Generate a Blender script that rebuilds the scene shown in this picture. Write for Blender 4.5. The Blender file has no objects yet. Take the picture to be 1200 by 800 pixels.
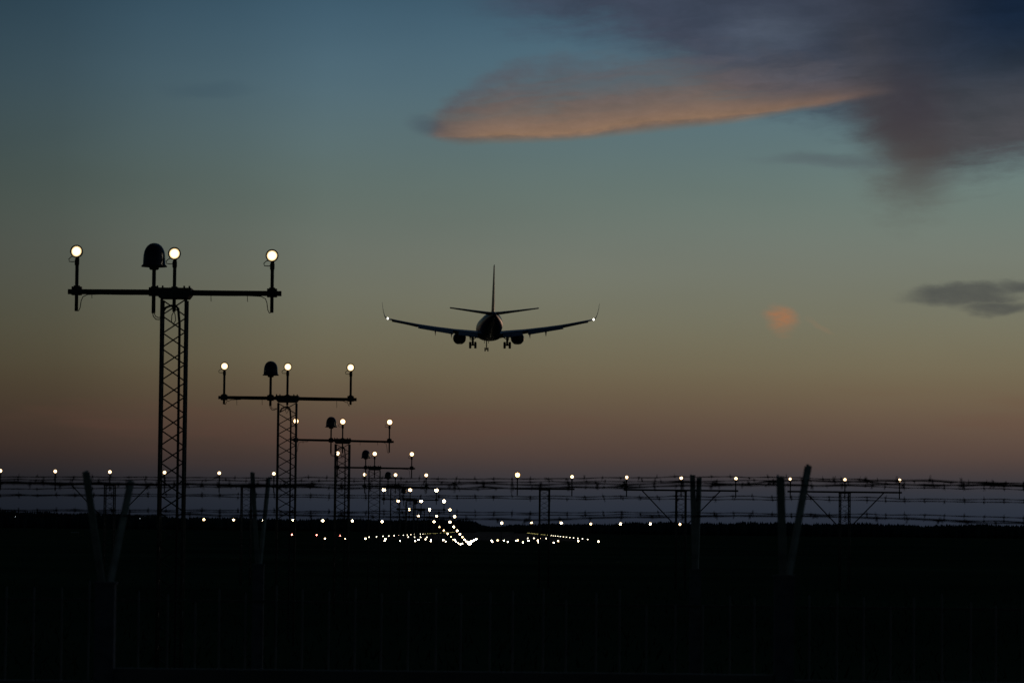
import bpy, math, random
from mathutils import Vector, Matrix
random.seed(7)
SC = bpy.context.scene
R = math.radians

# ------------------------------------------------------------------ camera
EYE = Vector((0, 0, 2.8)); FPX = 4198.0
YAW, PITCH, ROLL = R(0.215), R(3.005), R(0.60)
_f = Vector((math.sin(YAW)*math.cos(PITCH), math.cos(YAW)*math.cos(PITCH), math.sin(PITCH)))
_r0 = Vector((math.cos(YAW), -math.sin(YAW), 0)); _u0 = _r0.cross(_f)
CR = _r0*math.cos(ROLL) + _u0*math.sin(ROLL); CU = _u0*math.cos(ROLL) - _r0*math.sin(ROLL)
cam = bpy.data.cameras.new('camera'); camo = bpy.data.objects.new('camera', cam)
SC.collection.objects.link(camo); SC.camera = camo
cam.sensor_width = 36; cam.lens = FPX/1200*36; cam.clip_start = 0.5; cam.clip_end = 60000
camo.matrix_world = Matrix(((CR.x, CU.x, -_f.x, EYE.x), (CR.y, CU.y, -_f.y, EYE.y), (CR.z, CU.z, -_f.z, EYE.z), (0, 0, 0, 1)))
cam.dof.use_dof = True; cam.dof.focus_distance = 110; cam.dof.aperture_fstop = 10.5
SC.view_settings.view_transform = 'Standard'; SC.view_settings.look = 'None'
SC.view_settings.exposure = 0; SC.view_settings.gamma = 1
SC.cycles.max_bounces = 4
def ray(px, py):
    return (_f + CR*((px-600)/FPX) + CU*((400-py)/FPX))
def at(px, py, Y):
    """the place at world depth Y that the survey of the photograph gives"""
    d = ray(px, py); return EYE + d*(Y/d.y)
def ang(px, py):
    d = ray(px, py).normalized(); return math.atan2(d.x, d.y)*4198, math.asin(d.z)*4198
def s2l(c):
    return tuple((v/255/12.92 if v <= 10 else ((v/255+.055)/1.055)**2.4) for v in c)

# ------------------------------------------------------------------ world: dusk sky
W = bpy.data.worlds.new('World'); SC.world = W; W.use_nodes = True
NT = W.node_tree; NT.nodes.clear()
class E:
    """a tiny expression wrapper round Math nodes"""
    tree = NT
    def __init__(s, v): s.v = v
    @staticmethod
    def op(o, *a, clamp=False):
        n = E.tree.nodes.new('ShaderNodeMath'); n.operation = o; n.use_clamp = clamp
        for i, x in enumerate(a):
            x = x.v if isinstance(x, E) else x
            if isinstance(x, (int, float)): n.inputs[i].default_value = x
            else: E.tree.links.new(x, n.inputs[i])
        return E(n.outputs[0])
    def __add__(s, o): return E.op('ADD', s, o)
    __radd__ = __add__
    def __sub__(s, o): return E.op('SUBTRACT', s, o)
    def __rsub__(s, o): return E.op('SUBTRACT', o, s)
    def __mul__(s, o): return E.op('MULTIPLY', s, o)
    __rmul__ = __mul__
    def __truediv__(s, o): return E.op('DIVIDE', s, o)
def sstep(a, b, x):
    n = E.tree.nodes.new('ShaderNodeMapRange'); n.interpolation_type = 'SMOOTHERSTEP' if False else 'SMOOTHSTEP'
    lo, hi, inv = (a, b, False) if (isinstance(a, E) or isinstance(b, E) or a < b) else (b, a, True)
    for i, v in ((0, x), (1, lo), (2, hi)):
        v = v.v if isinstance(v, E) else v
        if isinstance(v, (int, float)): n.inputs[i].default_value = v
        else: E.tree.links.new(v, n.inputs[i])
    n.inputs[3].default_value = 1.0 if inv else 0.0; n.inputs[4].default_value = 0.0 if inv else 1.0
    return E(n.outputs[0])
def ramp(x, stops, interp='LINEAR'):
    n = E.tree.nodes.new('ShaderNodeValToRGB'); E.tree.links.new(x.v, n.inputs[0]); cr = n.color_ramp; cr.interpolation = interp
    while len(cr.elements) > 1: cr.elements.remove(cr.elements[-1])
    for i, (p, c) in enumerate(stops):
        e = cr.elements[0] if i == 0 else cr.elements.new(p)
        e.position = p; e.color = (*c, 1) if isinstance(c, tuple) else (c, c, c, 1)
    return n.outputs[0]
def curve(x, pts, x0, x1, y0, y1):
    """piecewise smooth function of x through pts"""
    n = E.tree.nodes.new('ShaderNodeFloatCurve'); u = (x - x0)/(x1-x0); E.tree.links.new(u.v, n.inputs[1])
    c = n.mapping.curves[0]
    P = [((a-x0)/(x1-x0), (b-y0)/(y1-y0)) for a, b in pts]
    c.points[0].location = P[0]; c.points[-1].location = P[-1]
    for p in P[1:-1]: c.points.new(*p)
    n.mapping.update()
    return E(n.outputs[0])*(y1-y0) + y0
def mixc(fac, a, b, mode='MIX'):
    n = E.tree.nodes.new('ShaderNodeMix'); n.data_type = 'RGBA'; n.blend_type = mode
    for i, v in ((0, fac), (6, a), (7, b)):
        v = v.v if isinstance(v, E) else v
        if isinstance(v, (int, float)): n.inputs[i].default_value = v
        elif isinstance(v, tuple): n.inputs[i].default_value = (*v, 1)
        else: E.tree.links.new(v, n.inputs[i])
    return n.outputs[2]
def noise(U, V, su, sv, detail=4, rough=.5, off=0):
    c = E.tree.nodes.new('ShaderNodeCombineXYZ')
    a, b = U*su, V*sv
    E.tree.links.new(a.v, c.inputs[0]); E.tree.links.new(b.v, c.inputs[1]); c.inputs[2].default_value = off
    n = E.tree.nodes.new('ShaderNodeTexNoise'); n.inputs['Scale'].default_value = 1
    n.inputs['Detail'].default_value = detail; n.inputs['Roughness'].default_value = rough
    E.tree.links.new(c.outputs[0], n.inputs['Vector']); return E(n.outputs[0])

tc = NT.nodes.new('ShaderNodeTexCoord'); sp = NT.nodes.new('ShaderNodeSeparateXYZ')
NT.links.new(tc.outputs['Generated'], sp.inputs[0])
dx, dy, dz = (E(sp.outputs[i]) for i in range(3))
AZ = E.op('ARCTAN2', dx, dy)*4198.0          # azimuth and elevation, in units of 1/4198 rad
EL = E.op('ARCSINE', dz)*4198.0
elmax = 1500.0
def elpos(y): return (620.6-y)/elmax
base = ramp(EL/elmax, [(0, s2l((34, 39, 50))), (elpos(600), s2l((42, 48, 60))), (elpos(575), s2l((48, 52, 61))),
    (elpos(552), s2l((66, 59, 60))), (elpos(530), s2l((84, 67, 60))), (elpos(500), s2l((96, 78, 66))), (elpos(470), s2l((104, 88, 70))),
    (elpos(430), s2l((114, 104, 81))), (elpos(370), s2l((117, 116, 97))), (elpos(300), s2l((116, 122, 112))), (elpos(240), s2l((106, 120, 112))),
    (elpos(180), s2l((99, 119, 119))), (elpos(100), s2l((86, 113, 126))), (elpos(0), s2l((66, 97, 117))), (.60, s2l((46, 71, 92))), (1.0, s2l((28, 42, 58)))], 'B_SPLINE')
# afterglow is strongest just right of the runway and dies away round the horizon
azf = ramp((AZ+13188.0)/26376.0, [(0, .10), (.27, .12), (.40, .16), (.47, .27), ((13188-560)/26376, .47), ((13188-380)/26376, .66), ((13188-190)/26376, .87),
    ((13188+170)/26376, 1.0), ((13188+600)/26376, 1.07), (.57, .9), (.66, .45), (.78, .18), (1, .10)], 'EASE')
sky = mixc(1.0, base, azf, 'MULTIPLY')
# broad unevenness and faint reddish streaks low down
n0 = noise(AZ, EL, .0016, .006, 3, .5, 3.1)
band = sstep(60, 110, EL)*sstep(200, 150, EL)*sstep(.52, .75, noise(AZ, EL, .004, .03, 3, .5, 8.2))
sky = mixc(band*.16, sky, s2l((104, 66, 56)))
sky = mixc(1.0, sky, ramp(n0, [(0.25, .93), (.75, 1.05)]), 'MULTIPLY')

def U_(px, py): return ang(px, py)[0]
# warped cloud coordinates
w1 = noise(AZ, EL, .011, .022, 5, .55, 1.0) - .5
w2 = noise(AZ, EL, .009, .03, 5, .55, 5.0) - .5
CU_, CV_ = AZ + w1*60, EL + w2*34
def P(px, py):   # photograph position -> cloud coordinates
    return ang(px, py)
def blob(px, py, rx, ry, wu=1.0, wv=1.0, tilt=0.0):
    a, b = P(px, py); x = (AZ + w1*wu - a); y = (EL + w2*wv + x*tilt - b)
    x, y = x/rx, y/ry
    return E.op('SQRT', x*x + y*y)
rag = noise(AZ, EL, .035, .09, 5, .65, 31.)
streak = noise(CU_, CV_ + AZ*-.12, .004, .05, 5, .6, 12.)
fine = noise(CU_, CV_, .012, .03, 6, .6, 21.)
# high dark mass at the upper right, its lower outline
mp = [P(*q) for q in ((430, -60), (540, -18), (640, 4), (720, 22), (780, 45), (830, 70), (880, 92), (950, 106), (1000, 122), (1030, 146), (1062, 172), (1090, 182), (1120, 180), (1180, 168), (1260, 150), (1400, 120), (1700, 60))]
mc = curve(CU_, mp, -200, 1150, 300, 800)
up = EL + w2*30 - mc                              # height above that outline
mass = sstep(-58, 18, up + (streak-.5)*74 + (rag-.5)*34)*sstep(P(500, 0)[0], P(620, 0)[0], CU_)*sstep(1900, 900, EL)*sstep(1500, 900, AZ)
mcol = ramp((AZ+100)/900, [(0, s2l((64, 76, 94))), (.3, s2l((61, 67, 84))), (.50, s2l((57, 61, 76))), (.62, s2l((49, 49, 61))), (.75, s2l((44, 50, 64))), (1, s2l((34, 46, 64)))])
lo = sstep(120, 10, up)*sstep(P(960, 0)[0], P(1040, 0)[0], AZ)
mcol = mixc(lo*.55, mcol, s2l((82, 73, 72)))
mcol = mixc(sstep(1.4, .1, blob(893, 42, 75, 26, 70, 40, -.1))*.5, mcol, s2l((88, 96, 112)))
mcol = mixc(sstep(1.4, .2, blob(780, 46, 95, 28, 60, 40, .25))*.55, mcol, s2l((66, 68, 84)))
dk = sstep(P(1000, 40)[0], P(1190, 40)[0], AZ)*sstep(P(1190, 120)[1], P(1190, 10)[1], EL)
mcol = mixc(dk*.85, mcol, s2l((14, 32, 54)))
mcol = mixc(1.0, mcol, ramp(fine*.6 + streak*.4, [(.32, .74), (.68, 1.24)]), 'MULTIPLY')
sky = mixc(mass*(.90 + dk*.09), sky, mcol)
tail = sstep(1.25, .1, blob(1064, 166, 62, 100, 70, 40, 0) + (rag-.5)*.5)
sky = mixc(tail*.80, sky, mixc(sstep(P(1060, 240)[1], P(1060, 110)[1], EL), s2l((84, 78, 74)), s2l((58, 54, 62))))
sky = mixc(sstep(1.3, .2, blob(985, 188, 75, 10, 50, 30, .06))*.30, sky, s2l((76, 82, 88)))
# the lens of cloud lit from below
lw = E.op('MULTIPLY', w2, 9.0)
lp = [P(*q) for q in ((440, 150), (495, 158), (530, 166), (580, 167), (640, 165), (700, 160), (780, 152), (860, 143), (940, 129), (1010, 117), (1080, 108))]
lc = curve(AZ, lp, -200, 520, 420, 560)
hgt = EL + lw - lc
tp = [P(*q) for q in ((440, 152), (492, 150), (520, 122), (560, 98), (620, 80), (700, 68), (800, 62), (900, 66), (1000, 80), (1080, 90))]
tcv = curve(AZ, tp, -200, 520, 420, 600)
lens = sstep(-5, 7, hgt + (fine-.5)*5)*sstep(20, -24, EL + w2*52 + (rag-.5)*36 - tcv)*sstep(P(486, 150)[0], P(516, 150)[0], AZ + w1*30 + (rag-.5)*22)*sstep(P(1060, 110)[0], P(960, 110)[0], AZ)
rt = sstep(P(820, 120)[0], P(1030, 110)[0], AZ)
lcol = ramp((hgt*(rt*2.2 + 1) + (fine-.5)*22 + (streak-.5)*34)/90, [(0, s2l((122, 101, 88))), (.08, s2l((146, 113, 88))), (.22, s2l((135, 106, 87))), (.40, s2l((114, 95, 85))), (.65, s2l((98, 88, 88))), (1, s2l((88, 87, 94)))])
tip = sstep(P(590, 150)[0], P(490, 150)[0], AZ)
lcol = mixc(tip*.62, lcol, s2l((66, 72, 84)))
lcol = mixc(rt*.40, lcol, s2l((76, 72, 80)))
lcol = mixc(1.0, lcol, ramp(fine*.35 + streak*.4 + rag*.25, [(.36, .76), (.64, 1.2)]), 'MULTIPLY')
alpha = lens*(sstep(95, 10, hgt)*.26 + .66)*(sstep(.34, .60, streak + fine*.3 - .15)*.42*sstep(8, 40, hgt) + .62 + sstep(36, 8, hgt)*.34)
sky = mixc(alpha, sky, lcol)
# a thin upper wisp curling over the lens
wc = curve(AZ, [P(*q) for q in ((500, 150), (525, 125), (560, 100), (600, 84), (660, 76), (740, 70))], -110, 160, 400, 600)
wisp = sstep(16, 0, E.op('ABSOLUTE', EL + w2*22 - wc))*sstep(P(505, 0)[0], P(530, 0)[0], AZ)*sstep(P(740, 0)[0], P(640, 0)[0], AZ)
sky = mixc(sstep(1.3, .2, blob(500, 148, 26, 12, 30, 20, .1))*.5, sky, s2l((68, 78, 90)))
sky = mixc(wisp*(fine*.6), sky, s2l((84, 80, 88)))
# small glowing puff
puff = sstep(1.3, .25, blob(914, 374, 20, 16, 34, 34, .15))
sky = mixc(puff*(sstep(.35, .62, rag)*.35 + fine*.6 + .05), sky, s2l((172, 112, 74)))
sky = mixc(sstep(1.2, .3, blob(960, 384, 18, 4, 40, 30, .35))*.12, sky, s2l((165, 120, 88)))
# grey cloud by the right edge
gw = 52
g1 = sstep(1.25, .35, blob(1135, 346, 78, 13, 60, gw, -.05)); g2 = sstep(1.25, .3, blob(1165, 360, 52, 11, 60, gw, 0)); g3 = sstep(1.2, .3, blob(1225, 336, 75, 12, 50, gw, -.08))
g = E.op('MAXIMUM', E.op('MAXIMUM', g1, g2), g3)
sky = mixc(g*(.42 + fine*.62), sky, s2l((70, 72, 72)))
# faint smudges
sky = mixc(sstep(1.3, .2, blob(245, 106, 60, 12, 60, 30))*.18, sky, s2l((44, 66, 84)))
sky = mixc(sstep(1.3, .2, blob(960, 190, 80, 9, 60, 30, .08))*.28, sky, s2l((84, 92, 98)))
# physical sky with the sun already down, added faintly over the whole vault
nis = NT.nodes.new('ShaderNodeTexSky'); nis.sky_type = 'NISHITA'; nis.sun_disc = False
nis.sun_elevation = R(-4); nis.sun_rotation = R(14); nis.dust_density = 2.0
addn = mixc(.003, sky, nis.outputs[0], 'ADD')
bg = NT.nodes.new('ShaderNodeBackground'); NT.links.new(addn, bg.inputs[0]); bg.inputs[1].default_value = 1.0
wo = NT.nodes.new('ShaderNodeOutputWorld'); NT.links.new(bg.outputs[0], wo.inputs[0])
# the last trace of sun
sl = bpy.data.lights.new('sun', 'SUN'); sl.energy = .02; sl.angle = R(3); sl.color = (1, .6, .4)
so = bpy.data.objects.new('sun', sl); SC.collection.objects.link(so)
so.rotation_euler = Vector((math.sin(R(14)), math.cos(R(14)), .03)).to_track_quat('Z', 'Y').to_euler()

# ------------------------------------------------------------------ materials
def mat(name, col, rough=.6, metal=0.0, nscale=None, namp=.3, emit=None, estr=0, coords='Object', bump=0, spec=.5):
    m = bpy.data.materials.new(name); m.use_nodes = True; t = m.node_tree; b = t.nodes['Principled BSDF']
    b.inputs['Base Color'].default_value = (*col, 1); b.inputs['Roughness'].default_value = rough; b.inputs['Metallic'].default_value = metal; b.inputs['Specular IOR Level'].default_value = spec
    if nscale:
        c = t.nodes.new('ShaderNodeTexCoord'); n = t.nodes.new('ShaderNodeTexNoise'); n.inputs['Scale'].default_value = nscale
        n.inputs['Detail'].default_value = 5; t.links.new(c.outputs[coords], n.inputs['Vector'])
        r = t.nodes.new('ShaderNodeValToRGB'); r.color_ramp.elements[0].position = .3; r.color_ramp.elements[1].position = .7
        r.color_ramp.elements[0].color = (*[v*(1-namp) for v in col], 1); r.color_ramp.elements[1].color = (*[min(1, v*(1+namp)) for v in col], 1)
        t.links.new(n.outputs[0], r.inputs[0]); t.links.new(r.outputs[0], b.inputs['Base Color'])
        if bump:
            bp = t.nodes.new('ShaderNodeBump'); bp.inputs['Strength'].default_value = bump; t.links.new(n.outputs[0], bp.inputs['Height']); t.links.new(bp.outputs[0], b.inputs['Normal'])
    if emit:
        b.inputs['Emission Color'].default_value = (*emit, 1); b.inputs['Emission Strength'].default_value = estr
    return m
def glass(name, r, hot, rim, a, b):
    m = mat(name, (.9, .8, .6), .4); t = m.node_tree; bs = t.nodes['Principled BSDF']; old = E.tree; E.tree = t
    c = t.nodes.new('ShaderNodeTexCoord'); q = t.nodes.new('ShaderNodeSeparateXYZ'); t.links.new(c.outputs['Object'], q.inputs[0])
    x, z = E(q.outputs[0]), E(q.outputs[2]); d = E.op('SQRT', x*x + z*z)/r
    t.links.new(ramp(d, [(0, hot), (.55, hot), (.9, rim)]), bs.inputs['Emission Color'])
    k = sstep(.98, .45, d)*(a-b) + b; t.links.new(k.v, bs.inputs['Emission Strength']); E.tree = old; return m
M_STEEL = mat('painted_steel', (.13, .13, .10), .65, 0, 14, .35)
M_GALV = mat('galvanised_steel', (.22, .23, .25), .95, 0, 20, .25, spec=.08)
M_ARM = mat('weathered_arm_paint', (.50, .52, .46), .9, 0, 12, .35, spec=.1)
M_ROD = mat('pale_rod_paint', (.34, .33, .30), .9, 0, 1.3, .75, coords='Object', spec=.1)
M_DOME = mat('dome_glass', (.035, .04, .075), .18)
M_RUB = mat('black_cable', (.03, .03, .03), .6)
M_GLOW = glass('lit_lamp', .078, (1.0, .90, .70), (1.0, .70, .34), 2.6, 1.15)
M_GLOW_MID = glass('lit_lamp_angled', .086, (1.0, .86, .60), (1.0, .56, .22), 5.5, 1.5)
M_GLOW_DIM = mat('lit_crossbar_lamp_warm', (.9, .8, .6), .4, emit=(1.0, .66, .32), estr=13)
M_GLOW_FAR = mat('lit_crossbar_lamp', (.9, .8, .6), .4, emit=(1.0, .76, .46), estr=22)
M_GLOW_RW = mat('lit_runway_lamp', (.9, .8, .6), .4, emit=(1.0, .84, .60), estr=26)
M_GLOW_X = mat('lit_streak_lamp', (.9, .8, .6), .4, emit=(1.0, .86, .62), estr=60)
M_EDGE = mat('lit_edge_lamp', (.9, .8, .6), .4, emit=(1.0, .88, .62), estr=8)
M_AMBER = mat('lit_amber_lamp', (.8, .6, .2), .4, emit=(.95, .85, .28), estr=1.6)
M_SODIUM = mat('lit_warm_lamp', (.9, .7, .4), .4, emit=(1.0, .52, .14), estr=9)
M_RED = mat('lit_red_lamp', (.8, .2, .15), .4, emit=(1.0, .22, .16), estr=16)
M_WHITE = mat('lit_tip_lamp', (.9, .9, .9), .4, emit=(1.0, .97, .88), estr=3.5)
M_CONC = mat('concrete', (.20, .20, .19), .9, 0, 3, .3, bump=.3)
M_WIRE = mat('rusty_wire', (.07, .055, .045), .7, 0, 30, .4)
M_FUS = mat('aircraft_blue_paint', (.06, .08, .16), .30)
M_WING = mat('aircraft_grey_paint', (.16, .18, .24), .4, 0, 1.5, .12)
M_TYRE = mat('tyre_rubber', (.02, .02, .02), .8)
M_GRASS = mat('dry_field_grass', (.060, .092, .046), 1.0, 0, .02, .4, spec=0)
M_BLADE = mat('grass_blades', (.055, .080, .040), .9, 0, .8, .3, spec=0)
M_TREE = mat('hazed_spruce_foliage', (.07, .11, .11), 1.0, 0, .05, .3, spec=0)  # foliage colour raised and blued to stand in for distance haze
M_TAR = mat('runway_asphalt', (.035, .035, .035), .95, 0, .05, .2, spec=.1)
M_PALE = mat('weathered_white_paint', (.6, .6, .58), .7, 0, 5, .2)

# ------------------------------------------------------------------ mesh helpers
class MB:
    def __init__(s): s.v = []; s.f = []; s.m = []
    def add(s, vs, fs, mi=0):
        k = len(s.v); s.v += [tuple(v) for v in vs]; s.f += [tuple(i+k for i in f) for f in fs]; s.m += [mi]*len(fs); return s
    def box(s, c, d, mi=0, rz=0):
        x, y, z = (q/2 for q in d); ca, sa = math.cos(rz), math.sin(rz)
        vs = [(c[0]+a*x*ca-b*y*sa, c[1]+a*x*sa+b*y*ca, c[2]+e*z) for e in (-1, 1) for a, b in ((-1, -1), (1, -1), (1, 1), (-1, 1))]
        return s.add(vs, [(3, 2, 1, 0), (4, 5, 6, 7), (0, 1, 5, 4), (1, 2, 6, 5), (2, 3, 7, 6), (3, 0, 4, 7)], mi)
    def tube(s, pts, r, n=6, mi=0, r1=None):
        pts = [Vector(p) for p in pts]; rings = []; N = len(pts)
        for i, p in enumerate(pts):
            d = (pts[min(i+1, N-1)] - pts[max(i-1, 0)]).normalized()
            a = d.orthogonal().normalized() if i == 0 else (a - d*a.dot(d)).normalized()
            b = d.cross(a); rr = r if r1 is None else r + (r1-r)*i/(N-1)
            rings.append([p + (a*math.cos(2*math.pi*k/n) + b*math.sin(2*math.pi*k/n))*rr for k in range(n)])
        vs = [v for g_ in rings for v in g_]
        fs = [(i*n+k, i*n+(k+1) % n, (i+1)*n+(k+1) % n, (i+1)*n+k) for i in range(N-1) for k in range(n)]
        fs += [tuple(range(n-1, -1, -1)), tuple((N-1)*n+k for k in range(n))]
        return s.add(vs, fs, mi)
    def lathe(s, prof, n=20, axis='z', c=(0, 0, 0), mi=0):
        vs = []
        for r, h in prof:
            for k in range(n):
                a = 2*math.pi*k/n; x, y = r*math.cos(a), r*math.sin(a)
                vs.append((c[0]+x, c[1]+y, c[2]+h) if axis == 'z' else ((c[0]+x, c[1]+h, c[2]-y) if axis == 'y' else (c[0]+h, c[1]+x, c[2]+y)))
        L = len(prof)
        fs = [(i*n+k, i*n+(k+1) % n, (i+1)*n+(k+1) % n, (i+1)*n+k) for i in range(L-1) for k in range(n)]
        if prof[0][0] > 1e-6: fs.append(tuple(range(n-1, -1, -1)))
        if prof[-1][0] > 1e-6: fs.append(tuple((L-1)*n+k for k in range(n)))
        return s.add(vs, fs, mi)
    def loft(s, rings, mi=0, cap=True):
        n = len(rings[0]); N = len(rings); vs = [v for g_ in rings for v in g_]
        fs = [(i*n+k, i*n+(k+1) % n, (i+1)*n+(k+1) % n, (i+1)*n+k) for i in range(N-1) for k in range(n)]
        if cap: fs += [tuple(range(n-1, -1, -1)), tuple((N-1)*n+k for k in range(n))]
        return s.add(vs, fs, mi)
    def mesh(s, name, mats, smooth=False):
        me = bpy.data.meshes.new(name); me.from_pydata(s.v, [], s.f)
        for m in (mats if isinstance(mats, (list, tuple)) else [mats]): me.materials.append(m)
        me.polygons.foreach_set('material_index', s.m)
        if smooth: me.polygons.foreach_set('use_smooth', [True]*len(me.polygons))
        me.update(); return me
def link(name, me, parent=None, loc=(0, 0, 0), rot=(0, 0, 0), **props):
    o = bpy.data.objects.new(name, me); SC.collection.objects.link(o); o.location = loc; o.rotation_euler = rot
    if parent: o.parent = parent
    for k, v in props.items(): o[k] = v
    return o
def part(name, mb, m, parent, loc=(0, 0, 0), rot=(0, 0, 0), smooth=False, **props):
    return link(name, mb.mesh(name, m, smooth), parent, loc, rot, **props)
def thing(name, label, cat, loc, group=None, rot=(0, 0, 0)):
    o = link(name, None, None, loc, rot); o['label'] = label; o['category'] = cat; o.empty_display_size = .3
    if group: o['group'] = group
    return o

# ------------------------------------------------------------------ ground, runway
def ring_sheet():
    mb = MB(); rs = [0, 30, 80, 200, 500, 1200, 3000, 8000, 20000, 40000]; n = 64
    vs = [(0, 0, 0)]; fs = []
    for r in rs[1:]:
        for k in range(n): vs.append((r*math.cos(2*math.pi*k/n), r*math.sin(2*math.pi*k/n), 0))
    for k in range(n): fs.append((0, 1+k, 1+(k+1) % n))
    for i in range(len(rs)-2):
        for k in range(n): fs.append((1+i*n+k, 1+(i+1)*n+k, 1+(i+1)*n+(k+1) % n, 1+i*n+(k+1) % n))
    return mb.add(vs, fs)
link('ground', ring_sheet().mesh('ground', M_GRASS), kind='structure')
AX = -4.95                                    # centreline of the runway
link('runway', MB().add([(AX-30, 925, .02), (AX+30, 925, .02), (AX+30, 4200, .02), (AX-30, 4200, .02)], [(0, 1, 2, 3)]).mesh('runway', M_TAR), kind='structure')
# uneven field grass just behind the fences
mb = MB()
for i in range(9000):
    y = 26 + 160*random.random()**1.6; x = (random.random()-.5)*(y*.34+4) ; h = random.uniform(.06, .24); a = random.random()*math.pi
    w = random.uniform(.01, .03); lx, ly = random.uniform(-.12, .12), random.uniform(-.12, .12)
    c, s_ = math.cos(a)*w, math.sin(a)*w
    mb.add([(x-c, y-s_, 0), (x+c, y+s_, 0), (x+lx+c*.3, y+ly, h), (x+lx-c*.3, y+ly, h*.97)], [(0, 1, 2, 3)])
link('field_grass', mb.mesh('field_grass', M_BLADE), kind='stuff', label='rough dark grass of the airfield behind the fences', category='grass')

# ------------------------------------------------------------------ far forest
prof = [(-400, 19), (-100, 18), (0, 17), (60, 16), (100, 15.5), (200, 12.5), (300, 11), (420, 11.5), (540, 12), (556, 9.5), (568, 5.5), (586, 4.5), (602, 7), (690, 8.5), (722, 10.5), (850, 12), (1000, 12.5), (1080, 11.5), (1200, 13), (1600, 15)]
def pf(x):
    for (a, b), (c, d) in zip(prof, prof[1:]):
        if a <= x <= c: return b + (d-b)*(x-a)/(c-a)
    return prof[0][1] if x < prof[0][0] else prof[-1][1]
mb = MB()
def crown(x, y, top, w):
    n = 6; lv = [(0, .55), (.25, .95), (.5, .8), (.72, .55), (.88, .28), (1.0, .03)]
    a0 = random.random()*6.28; rings = []
    for t, r in lv:
        rings.append([(x + math.cos(a0+2*math.pi*k/n)*w*r*random.uniform(.75, 1.25), y + math.sin(a0+2*math.pi*k/n)*w*r, top*t*random.uniform(.97, 1.0)) for k in range(n)])
    mb.loft(rings)
for row in range(4):
    x = -420.0
    while x < 1640:
        h = pf(x); gap = 556 < x < 604
        D = (6200 if gap else 3000) + row*(60 if gap else 35) + random.uniform(-14, 14)
        k = D/FPX
        p = at(x, 620, D)
        top = 2.8 + k*(h*random.uniform(.86, 1.03) + random.uniform(-.9, .8) + .7*math.sin(x*.051) + .5*math.sin(x*.137+1)) - row*.1
        crown(p.x, D, top, k*random.uniform(2.6, 4.2))
        x += random.uniform(1.6, 3.6)
link('forest_edge', mb.mesh('forest_edge', M_TREE), kind='stuff', label='dark band of forest along the horizon beyond the airfield', category='forest')

# ------------------------------------------------------------------ approach lights
def lamp_meshes(r, glow, tag):
    b = MB()
    b.lathe([(.35*r, .12), (.62*r, .10), (.85*r, .05), (1.0*r, -.03), (1.06*r, -.05), (1.06*r, -.068), (.86*r, -.07), (.86*r, -.045)], 18, 'y')
    b.box((0, .02, -r-.01), (.05, .05, .05)); b.lathe([(.030, -r-.12), (.036, -r-.10), (.036, -r-.03), (.024, -r-.0)], 10)
    g_ = MB().lathe([(0.001, -.068), (.5*r, -.064), (.84*r, -.052)], 18, 'y')
    c_ = MB().tube([(-.02, .05, -r*.55), (-r*1.05, .04, -r*.75), (-r*1.45, .03, -r*1.15), (-r*1.35, .03, -r*1.55), (-r*.8, .02, -r*1.62), (-.01, .02, -r*1.55)], .007, 5)
    return b.mesh('lamp', M_STEEL, True), g_.mesh('lens', glow, True), c_.mesh('cable', M_RUB)
LM = lamp_meshes(.094, M_GLOW, 'near')
LMM = lamp_meshes(.098, M_GLOW_MID, 'mid')
LMF = lamp_meshes(.11, M_GLOW_FAR, 'far')
LMD = lamp_meshes(.105, M_GLOW_DIM, 'dim')
LMX = lamp_meshes(.12, M_GLOW_X, 'streak')
LMR = lamp_meshes(.10, M_GLOW_RW, 'runway')
LMS = lamp_meshes(.13, M_SODIUM, 'warm')
def lamp(parent, x, z, meshes=LM, cable=True, y=0):
    ry = random.uniform(-.12, .12)
    l = link('lamp', meshes[0], parent, (x, y, z), (R(-3), 0, ry)); link('lens', meshes[1], l)
    if cable: link('cable', meshes[2], l)
    return l
dome_b = MB().lathe([(.185, 0), (.19, .0), (.19, .012), (.173, .02), (.171, .09), (.167, .16), (.157, .215), (.138, .265), (.108, .308), (.068, .338), (.03, .350), (.001, .353)], 28)
dome_m = dome_b.mesh('flasher_dome', M_DOME, True)
flange_m = MB().lathe([(.06, -.06), (.075, -.045), (.075, -.02), (.20, -.014), (.20, -.002), (.06, -.002)], 24).mesh('flange', M_STEEL)
clamp_m = MB().box((0, 0, 0), (.15, .12, .13)).box((-.06, -.066, 0), (.022, .02, .09)).box((.06, -.066, 0), (.022, .02, .09)).box((0, 0, .072), (.09, .08, .02)).mesh('clamp', M_STEEL)
brace_cache = {}
def rod(a, b, r, n=5):
    """one rod mesh shared between equal lengths, placed from a to b"""
    a, b = Vector(a), Vector(b); L = round((b-a).length, 3); k = (L, r)
    if k not in brace_cache: brace_cache[k] = MB().tube([(0, 0, 0), (0, 0, L)], r, n).mesh('brace', M_STEEL)
    return brace_cache[k], a, (b-a).to_track_quat('Z', 'Y').to_euler()
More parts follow.
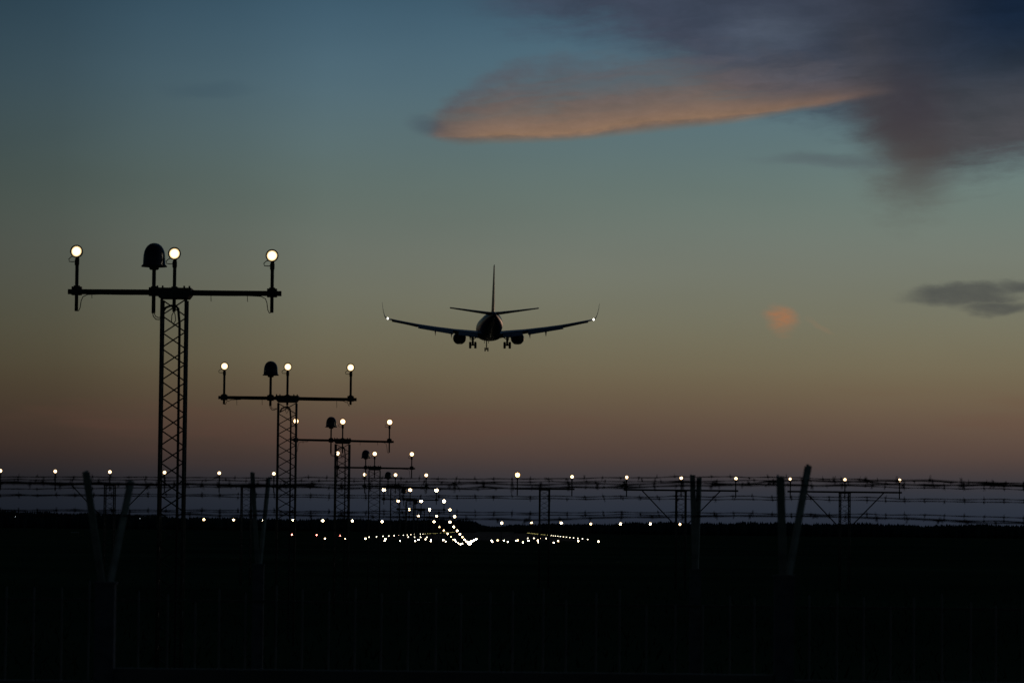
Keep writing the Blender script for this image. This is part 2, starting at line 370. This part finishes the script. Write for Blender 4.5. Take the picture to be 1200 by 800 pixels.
def lattice(t, w, top, yaw, single, zmin=0.0, leg_r=.023, pitch=.25, zc=None):
    ca, sa = math.cos(yaw), math.sin(yaw)
    cs = [(a*w/2*ca - b*w/2*sa, a*w/2*sa + b*w/2*ca) for a, b in ((-1, -1), (1, -1), (1, 1), (-1, 1))]
    legm = MB().tube([(0, 0, 0), (0, 0, top-zmin)], leg_r, 8).mesh('leg', M_STEEL, True)
    for x, y in cs: link('leg', legm, t, (x, y, zmin))
    mbs = MB(); n = int((top-zmin)/pitch)
    for fi in range(4):
        (x0, y0), (x1, y1) = cs[fi], cs[(fi+1) % 4]
        for i in range(n):
            z0 = top - i*pitch; z1 = z0 - pitch; up_ = (i + (1 if fi == 1 else 0)) % 2
            a, b = ((x0, y0, z0), (x1, y1, z1)) if up_ else ((x0, y0, z1), (x1, y1, z0))
            if single:
                me, l_, r_ = rod(a, b, .011); link('brace', me, t, l_, r_)
            else: mbs.tube([a, b], .011, 4)
    if not single: part('lacing', mbs, M_STEEL, t, kind='stuff')
ORD = ['first', 'second', 'third', 'fourth', 'fifth', 'sixth', 'seventh', 'eighth', 'ninth']
LOOK = ['tallest lattice light tower at the left, with three big round lamps and a dark dome',
 'second lattice light tower, just right of and lower than the tallest one',
 'third lattice light tower, its left lamp hidden behind the second tower',
 'fourth lattice light tower, its dome just above the top barbed wire',
 'fifth lattice light tower, its lamps level with the top barbed wire',
 'sixth lattice light tower, lamps just below the upper wire strands',
 'seventh lattice light tower, lamps below the middle wire strands',
 'eighth lattice light tower, lamps at the lowest wire strands',
 'ninth and farthest three-lamp lattice tower, lamps just above the forest line']
def lampz(D):
    if D <= 490: return 2.8 + 4.19 - .0132*(D-55)
    return max(.42, 1.24 - (D-490)*.011)
stemL = [.60, .735, .60, .56, .56, .55, .55, .55, .55]; belowL = [.30, .16, .38, .42, .35, .3, .3, .3, .3]
for i in range(9):
    D = 55+30*i; x0 = AX + (-.038, -.045, -.02, -.01)[min(i, 3)]; zl = lampz(D); st = stemL[i]; bl = belowL[i]; bz = zl - st
    t = thing('approach_light_tower', LOOK[i], 'light tower', (x0, D, 0), 'lattice approach light towers in a receding row')
    near = i < 3; bm = bz-.02; w = (.37, .43, .44)[i] if near else .45
    lattice(t, w, bm-.10, R((1.5, 2, -2, 2, 3, -4, 2, 3, 0)[i]), near, 0)
    # beam, slightly bent
    h = .075 if i < 2 else .065; L = 1.64; rise = (-.01, .0, .01, .0, .015, 0, 0, 0, 0)[i]
    sec = []
    for u in (-1, -.86, -.5, -.18, .18, .5, .86, 1):
        X = u*L; z = bz + (-.015*abs(u)**.5 if u > 0 else 0) - (0 if u < 0 else rise*u) + (rise*-u if u < 0 else 0); hh = h/2*(1.18 if abs(u) < .6 else 1)
        sec.append([(X, -.04, z-hh), (X, -.04, z+h/2), (X, .04, z+h/2), (X, .04, z-hh)])
    part('crossbeam', MB().loft(sec), M_STEEL, t)
    cp = MB().loft([[(-.27*1, y, bz-.035), (.27, y, bz-.035), (.27, y, bz+.055), (-.27, y, bz+.055)] for y in (-.24, .24)])
    cp.loft([[(-.22, y, bz-.10), (.22, y, bz-.10), (.268, y, bz-.036), (-.268, y, bz-.036)] for y in (-.23, .23)])
    for bx_ in (-.25, -.17, .16, .24): cp.lathe([(.014, .055), (.014, .085), (.001, .09)], 6, 'z', (bx_, -.18, bz))
    part('cap_plate', cp, M_STEEL, t)
    for X in (-1.5, 0, 1.5):
        zt = zl - .10 - (0 if i else .02*(X >= 0)) + random.uniform(-.006, .006)
        part('lamp_stem', MB().tube([(X, -.07, bz-bl+random.uniform(-.02, .02)), (X, -.07, zt-.08)], .027 if i < 2 else .022, 8), M_STEEL, t, smooth=True)
        link('clamp', clamp_m, t, (X, -.05, bz))
        lamp(t, X, zl - (.0 if i or X < 0 else .018 if X == 0 else .034), LM if D < 100 else LMM if D < 200 else random.choice((LMF, LMF, LMD)), True, -.07)
        if i < 5 and X != 0:
            s_ = 1 if X < 0 else -1
            part('cable', MB().tube([(X+s_*.01, -.09, bz-bl), (X+s_*.035, -.09, bz-bl-.012), (X+s_*.06, -.09, bz-bl+.04), (X+s_*.075, -.09, bz-bl*.5), (X+s_*.10, -.08, bz-.09), (X+s_*.17, -.06, bz-.055), (X+s_*.4, -.05, bz-.045)], .007, 5), M_RUB, t)
    if i < 7:
        dX = (-.315, -.40, -.37, -.36, -.36, -.36, -.36)[i]; dz = zl - (.205, .19, .17, .17, .17, .17, .17)[i]
        dm = link('flasher_dome', dome_m, t, (dX, -.08, dz)); link('flange', flange_m, dm)
        if i > 0: dm.scale = (.98, .98, .93)
        part('dome_stem', MB().tube([(dX, -.08, bz-bl-.03), (dX, -.08, dz-.04)], .03 if i < 2 else .024, 8), M_STEEL, t, smooth=True)
        link('clamp', clamp_m, t, (dX, -.05, bz))
        zb = bz-bl-.03
        part('cable', MB().tube([(dX-.01, -.1, zb), (dX, -.1, zb-.05), (dX+.04, -.1, zb-.095), (dX+.09, -.1, zb-.10), (dX+.15, -.05, zb-.07)], .008, 5), M_RUB, t)
        part('cable', MB().tube([(dX+.012, -.1, zb), (dX+.035, -.1, zb-.05), (dX+.075, -.1, zb-.07), (dX+.15, -.05, zb-.06)], .007, 5), M_RUB, t)
    if i < 3:
        for X, L_ in ((-1.27, .07), (.56, .10), (1.12, .10)) if i != 1 else ((-1.2, .14), (-.6, .13), (1.17, .18)):
            part('cable_tie', MB().tube([(X, -.05, bz-.03), (X+.005, -.05, bz-.04-L_)], .006, 4), M_RUB, t)
        part('cable', MB().tube([(-.16, -.18, bz-.32), (-.12, -.16, bz-.25), (-.05, -.15, bz-.22), (.02, -.15, bz-.21), (.07, -.15, bz-.26), (.095, -.15, bz-.5), (.10, -.15, bz-2.6), (.10, -.15, .2)], .020, 6), M_RUB, t)
        part('cable', MB().tube([(0, -.09, bz-bl), (-.03, -.1, bz-bl-.06), (-.035, -.1, bz-bl-.15), (-.01, -.1, bz-bl-.21), (.03, -.1, bz-bl-.14), (.02, -.1, bz-bl-.05), (0, -.09, bz-bl)], .007, 5), M_RUB, t)

# crossbar beside the fifth tower: lattice masts carrying two or three lamps
cbz = lampz(175)
OFF = [5.94+2.665*i for i in range(8)]
sets = [(0, 1), (2, 3, 4), (5, 6, 7)]
cblab = {(-1, 0): 'two-lamp lattice mast between the tallest tower and the second tower',
 (-1, 1): 'braced three-lamp lattice mast seen between the splayed arms of the left fence post',
 (-1, 2): 'braced lattice mast at the far left edge, only its right-hand lamp in the picture',
 (1, 0): 'two-lamp lattice mast right of the light towers, with one golden lamp on its left end',
 (1, 1): 'three-lamp braced lattice mast whose right half is crossed by a fence post',
 (1, 2): 'three-lamp braced lattice mast farthest right, beside the tall leaning fence arm'}
for sg in (-1, 1):
    for k, st in enumerate(sets):
        xs = [AX + sg*OFF[j] for j in st]; xc = sum(xs)/len(xs); bz = cbz-.60
        t = thing('crossbar_light_mast', cblab[(sg, k)], 'light mast', (xc, 175, 0), 'lattice masts of the first light crossbar')
        lattice(t, .46, bz-.06, R(4*sg), False, 0, .03)
        hw = max(xs)-xc+.13
        part('crossbeam', MB().box((0, 0, bz), (2*hw, .09, .085)), M_STEEL, t)
        part('cap_plate', MB().box((0, 0, bz-.045), (.56, .5, .07)), M_STEEL, t)
        for X in xs:
            part('lamp_stem', MB().tube([(X-xc, -.065, bz-.34), (X-xc, -.065, cbz-.17)], .028, 6), M_STEEL, t)
            warm = (sg == 1 and k == 0 and X == min(xs))
            lamp(t, X-xc, cbz + (.06 if warm else 0), LMS if warm else LMM, False, -.065)
        if len(xs) == 3:
            for s_ in (-1, 1): part('diagonal_brace', MB().tube([(s_*.24, 0, bz-1.75), (s_*1.9, 0, bz-.03)], .03, 6), M_STEEL, t)

# slender masts: the lower crossbars and the inner centreline
def mast(D, xs, z, label, group, glow=LMF, r=.03):
    xc = sum(xs)/len(xs); t = thing('approach_light_mast', label, 'light mast', (xc, D, 0), group)
    if len(xs) > 1: part('crossbeam', MB().box((0, 0, z-.4), (xs[-1]-xs[0]+.2, .07, .07)), M_STEEL, t)
    for X in xs:
        b0 = 0 if len(xs) == 1 else z-.6
        part('lamp_stem' if len(xs) > 1 else 'pole', MB().tube([(X-xc, .01, b0), (X-xc, .01, z-.12)], r, 6), M_STEEL, t)
        lamp(t, X-xc, z, random.choice((glow, glow, LMD)) if D < 500 else LMR if D < 640 else LMX, False)
    if len(xs) > 1: part('pole', MB().tube([(0, .02, 0), (0, .02, z-.43)], .05, 6), M_STEEL, t)
    part('base_plate', MB().box((0, 0, .02), (.4, .4, .04)), M_CONC, t)
words = ['innermost lamp', 'second lamp from the centre', 'third lamp from the centre', 'fourth lamp from the centre', 'fifth lamp from the centre', 'sixth lamp from the centre', 'outermost']
cbars = [(325, [5.42+2.69*i for i in range(7)], 3.43, 'crossbar level with the forest edge'),
 (475, [4.75+2.67*i for i in range(6)], 1.40, 'crossbar low in the dark field'),
 (625, [4.05+2.67*i for i in range(5)], .66, 'shorter crossbar near the runway start'),
 (775, [3.9+2.66*i for i in range(4)], .45, 'shortest crossbar beside the streak')]
for D, offs, z, nm in cbars:
    for sg, side in ((-1, 'left'), (1, 'right')):
        for i, o in enumerate(offs):
            wd = 'outermost lamp' if i == len(offs)-1 else words[i]
            mast(D, [AX + sg*o + (.35 if D == 475 else .2 if D == 625 else 0)], z + random.uniform(-.03, .03),
                 '%s, %s side of the %s' % (wd, side, nm), 'lamps of the ' + nm)
for i in range(9, 19):
    D = 55+30*i; mast(D, [AX-.72, AX+.72], lampz(D) + random.uniform(-.02, .02), '%s pair of lit lamps beyond the farthest three-lamp tower' % (ORD+['last'])[min(i-9, 9)], 'paired lamps of the centre row')
for i in range(19, 29):
    D = 55+30*i; mast(D, [AX], .42, 'single lamp merged into the bright streak at the runway start', 'single lamps of the bright streak')
# red lamps on the far left of the field
for px, py, lb in ((342, 626, 'red lamp farthest left in the field, behind the second tower'), (371, 626.5, 'middle one of three small red lamps left of the towers of light'), (398.5, 627, 'rightmost small red lamp, under the third tower')):
    p = at(px, py, 600); t = thing('red_marker_light', lb, 'marker light', (p.x, 600, 0), 'red marker lights in the field')
    part('pole', MB().tube([(0, .03, 0), (0, .03, p.z-.1)], .03, 6), M_STEEL, t)
    part('lens', MB().lathe([(.09, -.1), (.1, 0), (.06, .08), (.001, .1)], 10, 'z', (0, 0, p.z)), M_RED, t, smooth=True)
# runway edge and threshold lights, far away
def edge_mesh(m):
    return MB().lathe([(.12, 0), (.10, .06), (.05, .1), (.05, .26)], 8, mi=0).lathe([(.07, .26), (.10, .32), (.10, .42), (.05, .48), (.001, .5)], 10, mi=1).mesh('runway_edge_light', [M_STEEL, m], True)
EW, EA = edge_mesh(M_EDGE), edge_mesh(M_AMBER)
for sg, side in ((-1, 'left'), (1, 'right')):
    for k in range(34):
        D = 985+60*k; am = D > 1750
        o = link('runway_edge_light', EA if am else EW, None, (AX+30*sg, D, .02))
        o['label'] = ('tiny yellowish light in the far half of the %s runway edge row' if am else 'tiny white light in the near half of the %s runway edge row') % side
        o['category'] = 'runway light'; o['group'] = '%s runway edge lights on the %s' % ('amber' if am else 'white', side)
for sg, side in ((-1, 'left'), (1, 'right')):
    for k in range(4):
        o = link('touchdown_light', EW, None, (AX+sg*(13+1.6*k), 925+(k % 2)*.5, .3)); o['label'] = 'white light in the short cluster %s of the bright streak' % side
        o['category'] = 'runway light'; o['group'] = 'threshold lights %s of the streak' % side

# small pale things far off in the field
p = at(88, 625, 900)
t = thing('marker_board', 'low pale marker board lying far off in the dark field at the left', 'marker board', (p.x, 900, 0))
part('board', MB().box((0, 0, 1.0), (2.0, .06, .22)), M_PALE, t); part('leg', MB().box((-.8, .04, .45), (.07, .07, .9)), M_STEEL, t); part('leg', MB().box((.8, .04, .45), (.07, .07, .9)), M_STEEL, t)
for px, py, D, lb in ((18, 605, 1500, 'tiny distant lamp before the forest at the far left'), (164, 607, 1500, 'tiny distant lamp before the forest just left of the tallest tower')):
    p = at(px, py, D); t = thing('distant_lamp_post', lb, 'lamp post', (p.x, D, 0), 'distant lamp posts')
    part('pole', MB().tube([(0, .1, 0), (0, .1, p.z)], .07, 6), M_STEEL, t); part('lamp_head', MB().lathe([(.04, -.05), (.06, 0), (.001, .06)], 8, 'z', (0, 0, p.z)), mat('dim_lamp', (.8, .8, .8), .5, emit=(.8, .9, 1), estr=3), t)

# ------------------------------------------------------------------ fences
def strand_mb(pts, D, r, barb, thick=1.0, clumps=()):
    """pts: survey points of one wire; a real wire with twist, sag and barbs"""
    P3 = [at(x, y, D) for x, y in pts]; out = []
    for a, b in zip(P3, P3[1:]):
        n = max(2, int((b-a).length/.12))
        for k in range(n): out.append(a.lerp(b, k/n) + Vector((0, random.uniform(-.004, .004), random.uniform(-.0035, .0035))))
    out.append(P3[-1]); mb = MB(); mb.tube(out, r*.8, 4)
    mb.tube([q + Vector((0, .003, r*1.3*math.sin(i*1.9))) for i, q in enumerate(out)], r*.7, 4)
    L = 0.0; nxt = random.random()*barb
    for a, b in zip(out, out[1:]):
        L += (b-a).length
        if L > nxt:
            nxt += barb*random.uniform(.7, 1.35)
            for s_ in range(4):
                th = random.uniform(0, 6.28); d = Vector((random.uniform(-.35, .35), math.cos(th)*.5, math.sin(th))).normalized()*random.uniform(.012, .024)
                mb.tube([a - d*.2, a + d], .0013*thick, 3)
            mb.box(a, (.012, .008, .010))
    for cx in clumps:                                   # twisted ends, blown-in stalks and wire ties
        a = min(out, key=lambda q: abs(q.x - cx))
        for s_ in range(6):
            d = Vector((random.uniform(-1, 1), random.uniform(-.4, .4), random.uniform(-.8, .25)))*random.uniform(.015, .042)
            mb.tube([a + Vector((random.uniform(-.03, .03), 0, 0)), a + d*.6 + Vector((.004, 0, .004)), a + d], .0016*thick, 3)
    return mb
D1, D2 = 15.8, 24.6
def post(t, px, ptop, pb, tips, D, w, armw, xl=None, label=None):
    p = at(px, pb, D)
    part('post', MB().box((0, 0, p.z/2), (w, w, p.z)).box((0, 0, p.z+.005), (w*1.15, w*1.15, .01)), M_GALV, t, (p.x, D, 0))
    for i, (tx, ty) in enumerate(tips):
        q = at(tx, ty, D + (-.12 if i == 0 else .12)); b = Vector((p.x + (q.x-p.x)*.06, D, p.z-.02)); d = (q-b)
        L = d.length; h = armw/2
        ab = MB().loft([[(-h, -h, z), (h, -h, z), (h, -h+.006, z), (-h+.006, -h+.006, z), (-h+.006, h, z), (-h, h, z)] for z in (0, L)])
        part('arm', ab, M_ARM, t, b, d.to_track_quat('Z', 'Y').to_euler())
# far fence: steel rods with barbed wire above
t2 = thing('picket_fence', 'farther steel rod fence with two posts and many sharp barbed wire strands above it', 'fence', (0, D2, 0))
def rel(o, t):
    o.location = Vector(o.location) - Vector(t.location); return o
t2.location = (0, 0, 0)
post(t2, 303, 0, 662, ((296.5, 553), (314, 559)), D2, .075, .030)
post(t2, 815, 0, 668, ((812, 556), (819, 559)), D2, .075, .036)
post(t2, -209, 0, 655, ((-216, 550), (-200, 552)), D2, .075, .030)
post(t2, 1327, 0, 675, ((1322, 558), (1336, 560)), D2, .075, .030)
S2 = [([(-209, 557), (0, 559), (130, 558.5), (296, 559.5), (600, 561), (812, 558.5), (900, 559), (1050, 563), (1200, 566), (1327, 566)], -.12, (0.4, -1.9)),
 ([(-209, 561), (0, 562), (170, 562), (312, 563), (600, 564.5), (818, 563.5), (950, 562.5), (1060, 567), (1200, 570), (1327, 569)], .12, (1.7,)),
 ([(-209, 571), (0, 573), (130, 571.5), (298, 570), (560, 573), (813, 568.5), (900, 567), (1060, 571), (1200, 573), (1327, 572)], -.07, (-.5, 1.2)),
 ([(-209, 578), (0, 579), (110, 579.5), (300, 579), (600, 581.5), (813, 581.5), (950, 582), (1060, 584), (1200, 585), (1327, 584)], -.05, ()),
 ([(-209, 580), (0, 581), (110, 580.5), (300, 582), (600, 583.8), (816, 584.3), (950, 585), (1060, 587), (1200, 588), (1327, 587)], .05, (.3,)),
 ([(-209, 596), (0, 597.5), (110, 597.5), (300, 598), (600, 600.5), (814, 600.5), (950, 602), (1060, 603), (1200, 606), (1327, 605)], -.03, (-2.6,)),
 ([(-209, 597), (0, 598.5), (110, 599), (300, 600), (600, 603), (815, 603), (950, 605), (1060, 607), (1200, 611), (1327, 609)], .03, (.6,))]
for pts, dd, cl in S2:
    part('barbed_wire', strand_mb(pts, D2+dd, .0036, .125, 1.25, cl), M_WIRE, t2)
zt = at(10, 686, D2).z
rodm = MB().lathe([(.0075, 0), (.0075, zt-.06), (.001, zt-.045)], 6).mesh('rod', M_ROD, True)
for i in range(-9, 49):
    px = 10+31.25*i; p = at(px, 686, D2)
    link('rod', rodm, t2, (p.x + random.uniform(-.014, .014), D2-.05, .05 + random.choice((0, 0, -.04, -.08, .02)) + random.uniform(-.02, .02)), (random.uniform(-.004, .004), random.uniform(-.004, .004), 0))
for z in (.25, zt-.09): part('rail', MB().box(((at(-209, 686, D2).x+at(1327, 686, D2).x)/2, D2-.03, z), (at(1327, 686, D2).x-at(-209, 686, D2).x, .02, .018)), M_STEEL, t2)
# near fence: concrete slabs, steel posts with Y arms, thick out-of-focus wire
t1 = thing('concrete_fence', 'nearer fence of two blurred posts with splayed arms above dark concrete slabs', 'fence', (0, 0, 0))
post(t1, 124, 0, 684, ((103, 552), (151, 563)), D1, .085, .036)
post(t1, 919, 0, 676, ((915, 557), (945, 545)), D1, .085, .036)
x1, x2 = at(124, 684, D1).x, at(919, 676, D1).x; span = x2-x1
zs = (at(60, 797, D1).z, at(500, 786, D1).z, at(1060, 798, D1).z)
for k, z in enumerate(zs):
    xa = x1 + (k-1)*span + .045; L = span-.09
    part('slab', MB().box((xa+L/2, D1, z/2), (L, .07, z)).box((xa+L/2, D1-.038, z-.05), (L-.1, .01, .06)), M_CONC, t1)
for x in (x1-span, x2+span):
    part('post', MB().box((0, 0, 1.25), (.085, .085, 2.5)), M_GALV, t1, (x, D1, 0))
S1 = [([(-671, 560), (0, 566.5), (106, 567), (400, 568), (600, 567), (800, 566), (916, 568), (1200, 569), (1714, 566)], -.10, (-1.55, -.2, .9, 2.0)),
 ([(-671, 600), (115, 603), (400, 604), (620, 609), (800, 605), (918, 604), (1100, 609), (1200, 613), (1714, 606)], .06, (.1, 1.95, -.7)),
 ([(-671, 560), (148, 566), (400, 571), (600, 571.5), (800, 570), (940, 563), (1090, 563), (1200, 567), (1714, 560)], .10, (-.9, 1.2, 2.15))]
for pts, dd, cl in S1:
    part('barbed_wire', strand_mb(pts, D1+dd, .0046, .12, 1.8, cl), M_WIRE, t1)

# ------------------------------------------------------------------ airliner
pp = at(574.3, 382.3, 594)
PL = thing('airliner', 'twin engine passenger jet seen from behind on approach with landing gear down', 'airplane', pp, rot=(R(1.3), R(-.45), R(2.3)))
N = 28
def oval(y, rx, rz, cz, cx=0): return [(cx + rx*math.cos(2*math.pi*k/N), y, cz + rz*math.sin(2*math.pi*k/N)) for k in range(N)]
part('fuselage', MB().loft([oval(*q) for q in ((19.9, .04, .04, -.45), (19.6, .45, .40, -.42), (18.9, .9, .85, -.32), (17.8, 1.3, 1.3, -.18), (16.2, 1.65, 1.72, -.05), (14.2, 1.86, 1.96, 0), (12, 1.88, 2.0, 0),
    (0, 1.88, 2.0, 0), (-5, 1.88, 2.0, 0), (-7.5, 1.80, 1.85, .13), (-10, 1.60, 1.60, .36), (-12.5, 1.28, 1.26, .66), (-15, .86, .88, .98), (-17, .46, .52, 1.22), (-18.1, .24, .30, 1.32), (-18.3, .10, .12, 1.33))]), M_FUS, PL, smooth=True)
part('belly_fairing', MB().loft([oval(*q) for q in ((8.5, .8, .3, -1.6), (7, 1.7, .8, -1.45), (3, 2.05, 1.0, -1.38), (-1, 2.05, 1.0, -1.35), (-4, 1.5, .7, -1.3), (-5.5, .7, .3, -1.3))]), M_WING, PL, smooth=True)
def foil(x, ley, tey, z, t, side, droop=0.0):
    c = ley-tey; ps = [(0, 0), (.06, .42), (.25, .6), (.55, .5), (.82, .22), (1, 0.02), (1, -.02), (.8, -.22), (.5, -.4), (.2, -.42), (.05, -.3)]
    v = [(side*x, ley - u*c, z + w*t*1.25 - droop*u) for u, w in ps]
    return v if side > 0 else v[::-1]
for s_ in (-1, 1):
    w = part('wing', MB().loft([foil(*q, s_) for q in ((0.0, 7.4, -1.9, -1.42, 1.0), (1.9, 6.5, -1.8, -1.32, .95), (5.8, 4.4, -1.7, -.82, .62), (9, 2.9, -1.85, -.36, .46), (12, 1.4, -2.1, .10, .36), (15, -.1, -2.55, .66, .27), (16.9, -1.1, -2.85, 1.08, .20))]), M_WING, PL, smooth=True)
    def flap(a, b):
        rr = []
        for x, ty, z in (a, b):
            rr.append([(s_*x, ty+.5, z+.02), (s_*x, ty-.2, z-.02), (s_*x, ty-1.3, z-.62), (s_*x, ty-1.35, z-.70), (s_*x, ty-.3, z-.42), (s_*x, ty+.5, z-.22)][::s_])
        return MB().loft(rr)
    part('flap', flap((2.1, -1.8, -1.28), (5.3, -1.7, -.90)), M_WING, w)
    part('flap', flap((6.2, -1.7, -.78), (12.0, -2.0, .20)), M_WING, w)
    part('aileron', MB().loft([[(s_*x, y+.4, z+.05), (s_*x, y-.1, z-.02), (s_*x, y-.2, z-k), (s_*x, y+.4, z-k)][::s_] for x, y, z, k in ((12.1, -2.1, .12, .38), (16.0, -2.6, .86, .26))]), M_WING, w)
    part('slat', MB().loft([[(s_*x, y+.55, z-.28), (s_*x, y+.62, z-.05), (s_*x, y+.2, z+.18), (s_*x, y+.1, z)][::s_] for x, y, z in ((6.6, 4.0, -.75), (16.3, -.8, .95))]), M_WING, w)
    wl = []
    for x, z, ly, ch, t in ((16.9, 1.08, -1.1, 1.75, .20), (17.25, 1.22, -1.45, 1.45, .14), (17.52, 1.55, -1.95, 1.15, .10), (17.72, 2.2, -2.55, .95, .07), (17.86, 3.0, -3.1, .75, .06), (17.95, 3.75, -3.6, .50, .04)):
        wl.append([(s_*(x-t/2), ly-ch*.3, z+t/2), (s_*x, ly, z), (s_*(x+t/2), ly-ch*.3, z-t/2), (s_*x, ly-ch, z)][::s_])
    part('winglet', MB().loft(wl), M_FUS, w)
    part('tip_light', MB().lathe([(.001, -.2), (.11, -.12), (.15, 0), (.11, .12), (.001, .2)], 10, 'z', (s_*17.02, -3.0, 1.12)), M_WHITE, w, smooth=True)
    for fx, fy, fz in ((6.5, -3.0, -1.05), (9.15, -3.1, -.72), (3.4, -3.0, -1.5)):
        part('flap_track_fairing', MB().loft([[(s_*fx-.13*k, y, z), (s_*fx, y, z+.3*k), (s_*fx+.13*k, y, z), (s_*fx, y, z-.85*k)] for y, z, k in ((fy+3.6, fz+.15, .2), (fy+2, fz+.1, .9), (fy, fz-.25, 1.0), (fy-1.0, fz-.6, .15))]), M_WING, w)
    # engine
    e = part('engine', MB().loft([[(s_*4.87 + r*math.cos(2*math.pi*k/24), y, -1.80 + (r*.97*math.sin(2*math.pi*k/24) if math.sin(2*math.pi*k/24) > 0 else max(r*.97*math.sin(2*math.pi*k/24), -r*.90))) for k in range(24)]
        for y, r in ((8.4, .80), (8.45, .95), (8.2, 1.02), (7.0, 1.10), (5.6, 1.08), (4.4, .92), (4.3, .80), (4.35, .62))]), M_FUS, PL, smooth=True)
    part('exhaust_cone', MB().lathe([(.55, 4.6), (.50, 3.9), (.36, 3.4), (.30, 3.4), (.12, 2.8), (.001, 2.6)], 18, 'y', (s_*4.87, 0, -1.78)), M_STEEL, e, smooth=True)
    part('pylon', MB().loft([[(s_*4.87-.13, y, z0), (s_*4.87+.13, y, z0), (s_*4.87+.13, y, z1), (s_*4.87-.13, y, z1)] for y, z0, z1 in ((7.6, -.85, -.72), (5, -1.2, -.75), (2.5, -1.1, -.9))]), M_WING, e)
    part('stabilizer', MB().loft([foil(*q, s_) for q in ((.3, -12.9, -17.2, 1.55, .42), (1.0, -13.3, -17.2, 1.62, .38), (4, -15.0, -18.1, 1.98, .26), (7.15, -16.9, -18.8, 2.36, .16))]), M_WING, PL, smooth=True)
    # main gear
    g_ = part('main_gear', MB().tube([(s_*2.86, .1, -1.2), (s_*2.86, 0, -3.05)], .19, 10).tube([(s_*2.86, 0, -2.2), (s_*1.7, .1, -1.5)], .08, 8).tube([(s_*2.38, 0, -3.13), (s_*3.34, 0, -3.13)], .1, 8).box((s_*3.12, .1, -1.85), (.06, 1.0, 1.0)).tube([(s_*2.86, -.2, -2.0), (s_*3.9, -.3, -1.5)], .05, 6), M_STEEL, PL)
    for q in (-.43, .43): part('wheel', MB().lathe([(.3, -.19), (.50, -.19), (.565, -.12), (.565, .12), (.50, .19), (.3, .19)], 22, 'x', (s_*2.86+q, 0, -3.13)), M_TYRE, g_, smooth=True)
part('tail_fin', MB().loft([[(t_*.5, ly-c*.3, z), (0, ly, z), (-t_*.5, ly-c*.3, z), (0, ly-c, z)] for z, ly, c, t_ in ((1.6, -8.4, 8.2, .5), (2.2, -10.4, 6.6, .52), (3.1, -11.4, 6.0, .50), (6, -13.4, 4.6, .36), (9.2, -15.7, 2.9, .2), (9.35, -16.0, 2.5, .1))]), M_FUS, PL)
ng = part('nose_gear', MB().tube([(0, 15.6, -1.6), (0, 15.6, -3.35)], .09, 8).tube([(-.24, 15.6, -3.42), (.24, 15.6, -3.42)], .07, 8).tube([(0, 15.6, -2.6), (0, 16.6, -1.7)], .05, 6).box((.35, 15.9, -2.05), (.04, 1.2, .6)).box((-.35, 15.9, -2.05), (.04, 1.2, .6)), M_STEEL, PL)
for q in (-.24, .24): part('wheel', MB().lathe([(.2, -.1), (.31, -.1), (.345, -.05), (.345, .05), (.31, .1), (.2, .1)], 18, 'x', (q, 15.6, -3.42)), M_TYRE, ng, smooth=True)
for x, y, z in ((0, -6, 2.1), (0, 5, 2.1), (0, 3, -2.5)): part('antenna', MB().loft([[(x-.03, y-.2, z-.2), (x+.03, y-.2, z-.2), (x+.03, y+.2, z-.2), (x-.03, y+.2, z-.2)], [(x-.01, y-.25, z+.2*(1 if z > 0 else -1)), (x+.01, y-.25, z+.2*(1 if z > 0 else -1)), (x+.01, y, z+.2*(1 if z > 0 else -1)), (x-.01, y, z+.2*(1 if z > 0 else -1))]]), M_WING, PL)
